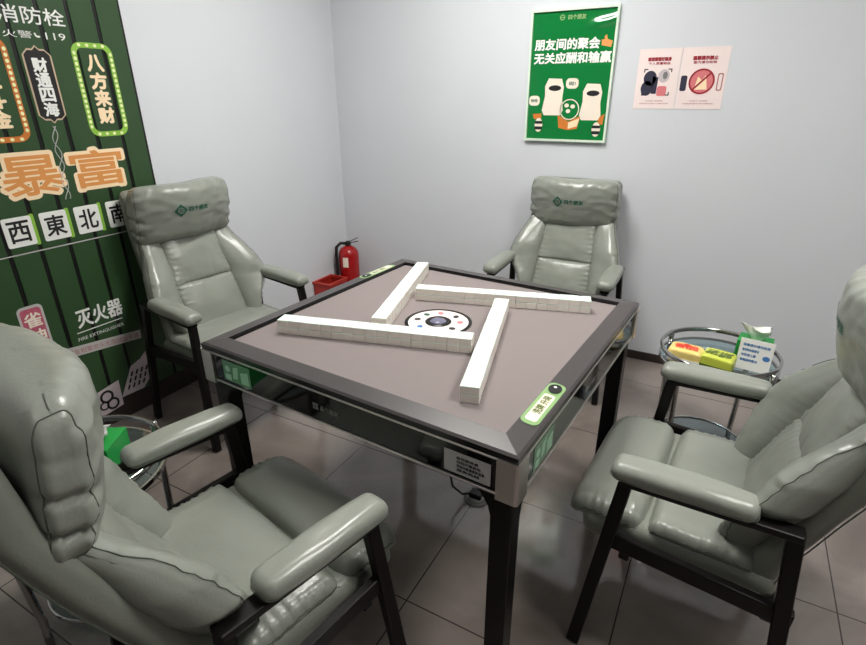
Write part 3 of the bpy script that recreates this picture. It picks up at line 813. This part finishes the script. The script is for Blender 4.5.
# wind tiles
for c, a in (('西', -.425), ('東', -.293), ('北', -.160), ('南', -.025)):
    bm = BM(); prism(bm, rrect(a, a+.102, .905, 1.018, .008), D, fmc, d0=d0); prism(bm, rrect(a+.098, a+.114, .900, 1.022, .006), D-.0003, fmc, d0=d0, mi=1)
    w_ = obj('wind_tile_print', bm, [M['white'], M['lime']], up)
    bm = BM(); put_text(bm, c, a+.014, a+.088, .922, 1.002, fmc, D+.0006, .0016); obj('tile_character', bm, M['black'], w_)
# lower door prints
bm = BM(); prism(bm, rrect(-.472, -.378, .265, .672, .02), D, fmc, d0=d0); pk_ = obj('pink_sign', bm, M['silver'], lo, label='pink vertical sign with a grey edge')
bm = BM(); prism(bm, rrect(-.463, -.387, .276, .661, .014), D+.0005, fmc, d0=d0); obj('sign_face', bm, M['pink'], pk_)
bm = BM()
for i, s in enumerate('雀神驾到请'): put_text(bm, s, -.456, -.394, .582-i*.073, .642-i*.073, fmc, D+.0010, .0016)
obj('sign_lettering', bm, M['cream'], pk_)
bm = BM(); put_text(bm, '灭火器', -.266, -.064, .512, .590, fmc, D, .0022); put_text(bm, 'FIRE EXTINGUISHER', -.282, -.074, .455, .470, fmc, D, .0); box(bm, CD-.001, D, -.28, -.074, .490, .494)
obj('extinguisher_lettering', bm, M['white'], lo)
bm = BM(); prism(bm, [(-.352, .400), (-.010, .362), (-.006, .404), (-.346, .444)], D, fmc, d0=d0); stp = obj('grey_strip', bm, M['silver'], lo)
bm = BM(); put_text(bm, '雀友相聚欢乐无限财运亨通', -.34, -.02, .405, .432, fmc, D+.0006, .0, sheary=-.11); obj('strip_lettering', bm, M['tan'], stp)
bm = BM(); prism(bm, [(-.298, .06), (-.17, .075), (-.165, .205), (-.290, .185)], D, fmc, d0=d0); bt = obj('tile_print', bm, M['mauve'], lo)
bm = BM()
for cx, cz, r_ in ((-.235, .150, .032), (-.215, .105, .03), (-.255, .110, .022)): ring2(bm, ell(cx, cz, r_, r_), ell(cx, cz, r_*.65, r_*.65), D+.0006, fmc, d0=d0)
obj('ring_print', bm, M['panel_gap'], bt)
bm = BM(); prism(bm, [(-.168, .112), (-.055, .108), (-.01, .15), (-.005, .290), (-.04, .262), (-.092, .245)], D, fmc, d0=d0); dc = obj('dice_print', bm, M['mauve'], lo)
bm = BM()
for i in range(4):
    for j in range(3):
        y = -.135+i*.026+j*.014; z = .135+j*.03; prism(bm, [(y, z), (y+.010, z), (y+.020, z+.022), (y+.010, z+.022)], D+.0006, fmc, d0=d0)
obj('pip_print', bm, M['panel_gap'], dc)

for cy, cz, r_ in ((.155, .62, .03), (.12, .56, .026), (.150, .505, .03), (.165, .44, .026)):
    bm = BM(); ring2(bm, ell(cy, cz, r_, r_), ell(cy, cz, r_*.68, r_*.68), D, fmc, d0=d0); obj('chain_print', bm, M['grey_pl'], lo)

# ------------------------------------------------------------------ fire extinguisher and its box
fe = thing('fire_extinguisher', 'red fire extinguisher standing in the room corner', 'fire extinguisher', (-1.545, 1.535, 0), .5)
obj('cylinder', lathe(BM(), [(0, 0), (.066, 0), (.07, .006), (.07, .40), (.066, .425), (.05, .448), (.03, .46), (.022, .465), (0, .465)], 40), M['red'], fe, smooth=True)
bm = BM(); lathe(bm, [(0, .465), (.02, .465), (.02, .485), (.014, .497), (0, .497)], 20); obj('valve', bm, M['rubber'], fe, smooth=True)
bm = BM(); bar(bm, (0, 0, .490), (.075, -.012, .525), .018, .005); bar(bm, (0, 0, .483), (.075, -.012, .500), .018, .005); obj('handle', bm, M['rubber'], fe)
bm = BM(); tube(bm, [(-.015, -.005, .482), (-.05, -.02, .487), (-.078, -.03, .46), (-.082, -.03, .40), (-.082, -.03, .25), (-.08, -.03, .14)], .011, 10); tube(bm, [(-.08, -.03, .15), (-.08, -.03, .06)], .016, 10); obj('hose', bm, M['rubber'], fe, smooth=True)
bm = BM(); n = 8
for k in range(n):
    a0, a1 = [math.radians(-118+32*(k+i)/n) for i in (0, 1)]
    vs = [bm.verts.new((.0707*math.cos(a), .0707*math.sin(a), z)) for a, z in ((a0, .325), (a1, .325), (a1, .395), (a0, .395))]; bm.faces.new(vs)
obj('paper_label', bm, M['cream'], fe, label='cream paper label')
bx = thing('extinguisher_box', 'low open red metal box beside the fire extinguisher', 'box', (-1.572, 1.345, 0), 0)
bm = BM(); w, d, h, q = .07, .095, .262, .004
box(bm, -w, w, -d, d, 0, q); box(bm, -w, -w+q, -d, d, 0, h); box(bm, w-q, w, -d, d, 0, h); box(bm, -w, w, -d, -d+q, 0, h); box(bm, -w, w, d-q, d, 0, h)
obj('box', bm, M['redbox'], bx)
bm = BM(); ring2(bm, [(-w-.006, -d-.006), (w+.006, -d-.006), (w+.006, d+.006), (-w-.006, d+.006)], [(-w+.012, -d+.012), (w-.012, -d+.012), (w-.012, d-.012), (-w+.012, d-.012)], h+.004, T(0, 0, 0), d0=h-.012)
obj('box_rim', bm, M['redbox'], bx)

# ------------------------------------------------------------------ floor socket and table lead under the table
so = thing('floor_socket', 'round grey floor socket under the mahjong table', 'socket', (.10, .125, 0), 0)
obj('socket_plate', lathe(BM(), [(0, 0), (.05, 0), (.05, .004), (.046, .007), (0, .007)], 36), M['grey_pl'], so, smooth=False)
obj('socket_lid', lathe(BM(), [(0, .007), (.034, .007), (.034, .010), (0, .011)], 30), M['silver'], so)
bm = BM(); tube(bm, [(.0, .02, .622), (.0, .03, .45), (.02, .02, .25), (.03, .06, .08), (.055, .09, .03), (.085, .12, .021)], .004, 8)
co = obj('power_lead', bm, M['rubber'], smooth=True); tag(co, 'thin black power lead hanging from the table to the floor socket', 'cord')
obj('plug', box(BM(), .075, .125, .105, .145, .0115, .032, .004), M['rubber'], co)

# ------------------------------------------------------------------ camera, world, view
f_px, pitch, roll, yaw = 529.2541, .4073, -.0048, .503
cam = bpy.data.cameras.new('camera'); co_ = bpy.data.objects.new('camera', cam); C.objects.link(co_)
cam.sensor_width = 36; cam.sensor_fit = 'HORIZONTAL'; cam.lens = f_px/866*36; cam.clip_start = .02
fwd = Vector((-math.sin(yaw)*math.cos(pitch), math.cos(yaw)*math.cos(pitch), -math.sin(pitch)))
right = Vector((math.cos(yaw), math.sin(yaw), 0)); upv = right.cross(fwd)
r2 = right*math.cos(roll)+upv*math.sin(roll); u2 = -right*math.sin(roll)+upv*math.cos(roll)
mw = Matrix((r2, u2, -fwd)).transposed().to_4x4(); mw.translation = (.7359, -1.3725, 1.4435)
co_.matrix_world = mw
SC.camera = co_
wd = bpy.data.worlds.new('world'); SC.world = wd; wd.use_nodes = True
wd.node_tree.nodes['Background'].inputs[0].default_value = (.8, .85, .9, 1); wd.node_tree.nodes['Background'].inputs[1].default_value = .2
vs_ = SC.view_settings; vs_.view_transform = 'Standard'; vs_.look = 'None'; vs_.gamma = 1; vs_.use_curve_mapping = False; vs_.exposure = 0
